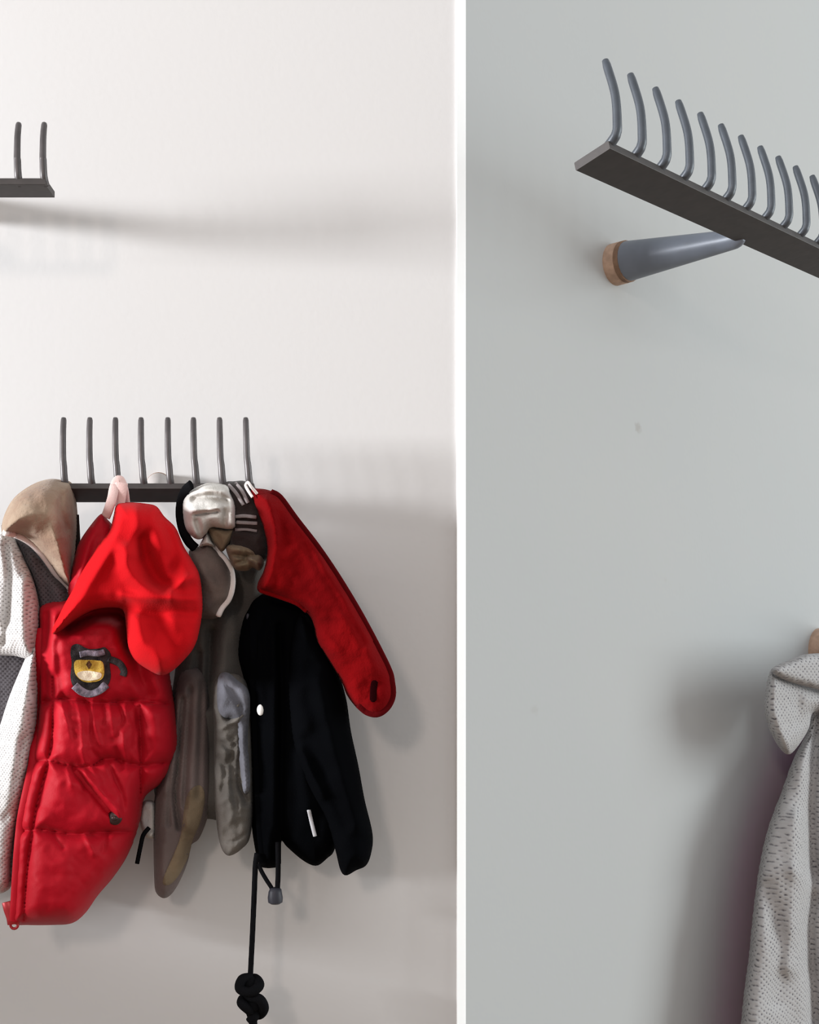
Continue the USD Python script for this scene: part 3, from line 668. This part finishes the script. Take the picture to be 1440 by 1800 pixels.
# ------------------------------------------------------------------ black jacket
t = thing('black_jacket', 'black jacket with white snap and dangling knotted cord, under the red flap', 'jacket', L.pt(520, 1530, 0.07))
bb = Pillow(L, 0.052, [(448, 1052), (480, 1040), (530, 1050), (570, 1090), (590, 1160), (600, 1260), (606, 1350), (604, 1440), (588, 1494), (576, 1508), (556, 1522), (532, 1512), (504, 1488), (495, 1478), (494, 1505), (492, 1522), (470, 1526), (456, 1520), (448, 1490), (442, 1440), (441, 1340), (438, 1260), (430, 1200), (418, 1150), (424, 1100), (436, 1070)], 0.036, 0.02, 34,
            [([(492, 1100), (496, 1250), (494, 1400), (496, 1480)], -0.010, 6), ([(480, 1120), (484, 1300), (480, 1480)], 0.005, 9), ([(530, 1330), (540, 1420)], 0.006, 14)], wr=0.006, wr_scale=60, wr_stretch=(1.4, 0.6), seed=25)
obj('body', bb.mesh, M_black, t)
bs = Pillow(L, 0.078, [(530, 1075), (560, 1110), (590, 1170), (608, 1225), (617, 1285), (630, 1345), (641, 1405), (655, 1465), (653, 1498), (644, 1521), (626, 1530), (608, 1539), (598, 1528), (589, 1492), (572, 1440), (540, 1380), (515, 1310), (505, 1200), (512, 1110)], 0.034, 0.02, 32, [([(540, 1300), (580, 1390), (610, 1450)], -0.005, 12), ([(560, 1200), (590, 1330), (625, 1450)], 0.008, 14), ([(525, 1320), (565, 1400)], 0.006, 8)], wr=0.006, wr_scale=60, seed=26)
obj('sleeve', bs.mesh, M_black, t)
p = bb.on(458, 1248, 0.0006)
obj('snap', ball(p, 0.0044, (0.75, 0.5, 1.15)), M_white, t, True, 'white oval snap')
obj('zip_tape', tube(bb.line([(543, 1424), (548, 1446), (554, 1470)], 0.001), 0.0018, 0.001), M_reflect, t, True, 'short silver reflective strip')
obj('placket', tube(bb.line([(446, 1090), (446, 1200), (451, 1320), (456, 1440), (464, 1515)], 0.0005), 0.0035, 0.0015), M_black, t, True)
obj('eyelet', ball(bb.on(436, 1084, 0), 0.0025, (0.7, 0.5, 1.2)), M_plastic, t, True, 'small grey eyelet')
kc = spline(L.pt([452, 449, 447, 444, 441, 440], [1500, 1522, 1570, 1640, 1700, 1725], 0.085), 6)
cord = obj('cord', tube(kc, 0.0024), M_cord, t, True, 'long black cord hanging below the hem')
kq = [(440, 1718, 0), (426, 1722, .006), (422, 1738, .010), (440, 1744, .012), (456, 1732, .008), (446, 1720, -.006), (428, 1734, -.008), (436, 1752, .004), (456, 1756, .010), (464, 1772, .006), (454, 1784, -.004), (434, 1772, .010), (425, 1762, .008), (432, 1754, -.006), (450, 1766, -.008), (448, 1784, .004), (440, 1796, .004)]
obj('knot', cat_(tube(spline(L.pt([q[0] for q in kq], [q[1] for q in kq], [0.085 + q[2] for q in kq]), 8), 0.0045), ball(L.pt(441, 1730, 0.086), 0.0075), ball(L.pt(446, 1764, 0.087), 0.0085)), M_cord, cord, True)
obj('cord_end', tube(spline(L.pt([440, 445, 446, 448], [1780, 1798, 1830, 1870], 0.087), 6), 0.0038), M_cord, cord, True)
obj('drawcord', tube(spline(L.pt([488, 489, 489, 488, 487], [1480, 1505, 1535, 1560, 1576], 0.085), 6), 0.0023), M_cord, t)
obj('drawcord', tube(spline(L.pt([454, 460, 468, 477, 482], [1518, 1532, 1546, 1560, 1572], 0.085), 6), 0.0019), M_cord, t)
tg = tube(L.pt([485, 485, 484, 484, 484, 484], [1560, 1562, 1568, 1578, 1586, 1589], 0.085), [0.003, 0.005, 0.006, 0.0068, 0.0064, 0.004], None, (0, -1, 0), 16)
obj('toggle', tg, M_plastic, t, 40, 'dark grey plastic cord toggle')

# ------------------------------------------------------------------ red flap hanging over the black jacket
t = thing('red_scarf', 'red fleece band with rounded buttonholed end hanging over the black jacket', 'scarf', L.pt(560, 1260, 0.1))
rf = Pillow(L, 0.100, [(441, 862), (456, 859), (474, 862), (489, 870), (505, 888), (522, 911), (542, 936), (562, 962), (582, 992), (602, 1022), (622, 1056), (642, 1092), (664, 1138), (682, 1170), (692, 1200), (694, 1226), (684, 1248), (666, 1260), (646, 1258), (626, 1243), (610, 1222), (602, 1202), (590, 1180), (572, 1152), (557, 1126), (552, 1100), (544, 1082), (524, 1066), (490, 1053), (456, 1041), (453, 1026), (464, 1002), (470, 968), (464, 930), (452, 900)], 0.022, 0.018, 26,
            [([(470, 880), (482, 930), (476, 990), (464, 1030)], 0.008, 10), ([(456, 900), (470, 930), (474, 960)], -0.006, 7), ([(490, 890), (540, 960), (600, 1060), (660, 1170)], 0.003, 14), ([(520, 930), (580, 1030), (640, 1130)], -0.004, 8)], wr=0.005, wr_scale=38, seed=27, step=3.5)
obj('band', rf.mesh, M_red_f, t)
obj('edge_binding', tube(rf.line([(476, 866), (492, 876), (520, 914), (560, 966), (600, 1026), (640, 1094), (680, 1172), (688, 1200), (689, 1224), (680, 1243), (664, 1254), (646, 1251), (630, 1238)], 0.0006), 0.0034, 0.0016), M_red_dark, t, True, 'darker red bound edge')
obj('hem', tube(rf.line([(458, 1037), (490, 1048), (522, 1060), (540, 1074)], 0.0004), 0.0024, 0.0014), M_red_f, t)
obj('buttonhole', tube(rf.line([(659, 1196), (657, 1210), (656, 1234)], 0.0006), [0.0012] + [0.0030] * 11 + [0.0012], 0.0010), M_hole, t, True, 'dark buttonhole slot')
obj('hanging_loop', tube(spline(L.pt([452, 442, 436, 432, 436, 444], [868, 856, 848, 853, 862, 874], [0.118, 0.122, 0.121, 0.112, 0.116, 0.118]), 6), 0.0013, 0.0009), M_piping, t, True, 'thin white hanging loop')
